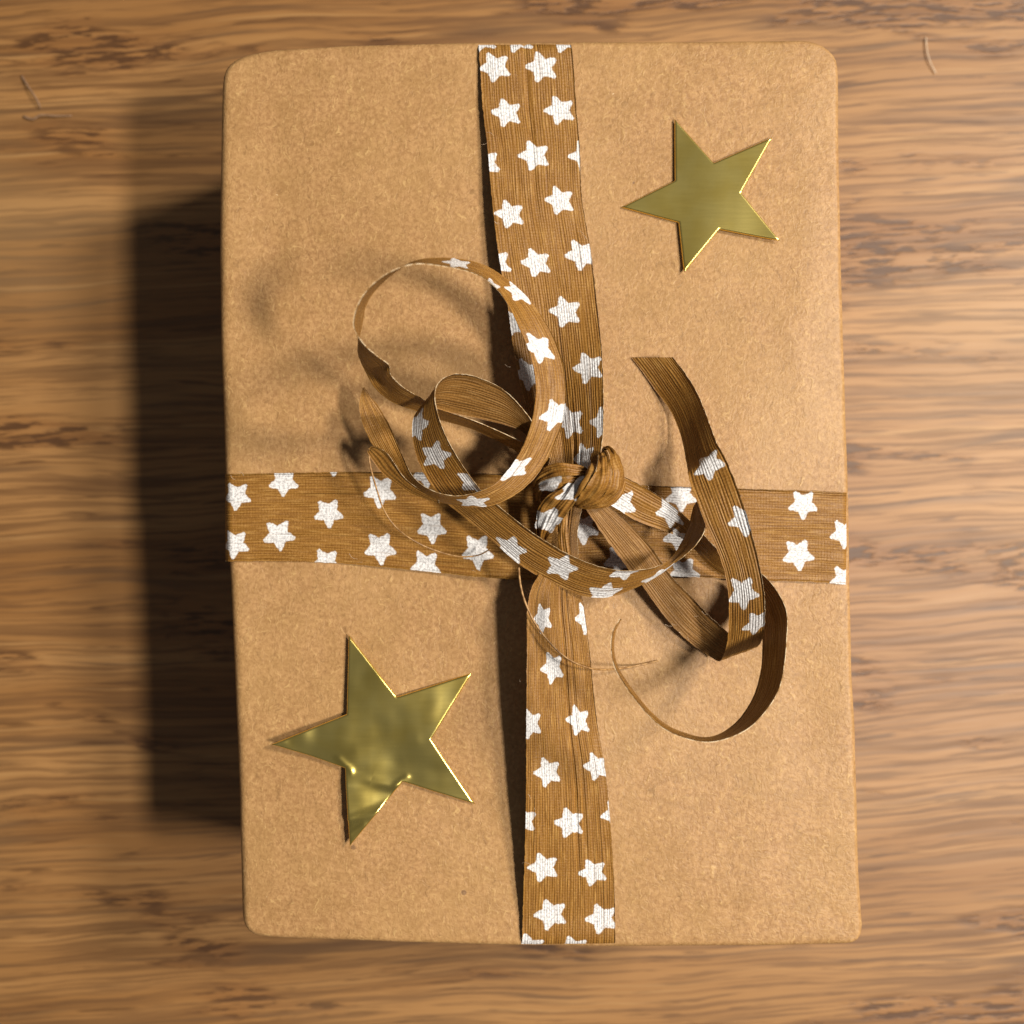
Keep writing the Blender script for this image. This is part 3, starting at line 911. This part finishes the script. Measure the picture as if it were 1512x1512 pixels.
def fz2(x, y):
    z = 0.020 * n1(x * 0.012, y * 0.012, 7) + 0.005 * n1(x * 0.04, y * 0.04, 9)
    # bent lower arm: crease across its root, second one near the point
    def sm(t): t = max(0.0, min(1.0, t)); return t * t * (3 - 2 * t)
    l1 = y - (1140 + (x - 512) * 0.22)
    if x > 605:
        l1 = -30
    z += sm(l1 / 14) * (-0.085 * (x - 548) / K) + 0.014 * math.exp(-(l1 / 6.0) ** 2)
    l2 = y - (1203 - (x - 515) * 0.35)
    if x > 605:
        l2 = -30
    z += sm(l2 / 10) * (0.16 * (x - 535) / K) + 0.015 * math.exp(-(l2 / 5.0) ** 2)
    z += sm((475 - x) / 25) * (-0.07 * (x - 475) / K - 0.10 * (y - 1095) / K)
    z += sm((x - 630) / 25) * sm((1080 - y) / 40) * (-0.06 * (x - 640) / K)
    z += sm((y - 1085) / 30) * sm((1140 - y) / 20) * 0.012 * math.sin(x * 0.05)
    for x0, y0, x1, y1, wd, hh in ((503, 1116, 521, 1133, 4.5, .020), (586, 1155, 602, 1144, 4.0, .016), (522, 1207, 566, 1190, 4.5, .020), (518, 1150, 586, 1160, 7, .007),
                                   (530, 1104, 615, 1090, 10, .008), (600, 1120, 640, 1100, 12, .007), (408, 1095, 424, 1092, 5, .012), (520, 1225, 540, 1212, 4, .014)):
        dx, dy = x1 - x0, y1 - y0
        t = max(0.0, min(1.0, ((x - x0) * dx + (y - y0) * dy) / (dx * dx + dy * dy)))
        d2 = (x - x0 - t * dx) ** 2 + (y - y0 - t * dy) ** 2
        z += hh * math.exp(-d2 / (wd * wd))
    z -= 0.030 * (x - 560) / K - 0.018 * (y - 1090) / K
    return z + 0.065


gold_star("smaller smooth gold foil star at the gift's upper right, right of the ribbon",
          [(995.4, 176.7), (1139, 205.4), (1149.5, 358), (1009, 404), (917, 306)],
          [(1052.8, 242), (1093, 287), (1061, 340.6), (1001.5, 329.4), (996, 267.4)], fz1)
gold_star("larger creased gold foil star at the gift's lower left with a bent lower point",
          [(515.5, 937), (697.5, 993), (702, 1186), (519, 1244), (405, 1095)],
          [(587.5, 1027), (637.8, 1089), (596, 1151.5), (512, 1130.6), (514, 1052)], fz2)

# ------------------------------------------------------------------ bits on the table
o = tube("lint_fibre", [(1367, 55, -4.66), (1369, 75, -4.64), (1374, 92, -4.64), (1382, 108, -4.66)], 0.014, M_LINT, taper=0.3)
tag(o, "pale curved lint fibre on the table beyond the gift's upper right corner", "fibre")
o = tube("splinter", [(32, 112, -4.67), (42, 128, -4.60), (55, 148, -4.58), (60, 160, -4.65)], 0.022, M_SPLINT, taper=0.5)
tube("barb", [(35, 172, -4.67), (48, 176, -4.66), (60, 170, -4.62), (82, 171, -4.64), (106, 171, -4.68)], 0.03, M_SPLINT, o, taper=0.6)
tag(o, "short thin dark splinter on the table left of the gift", "splinter")
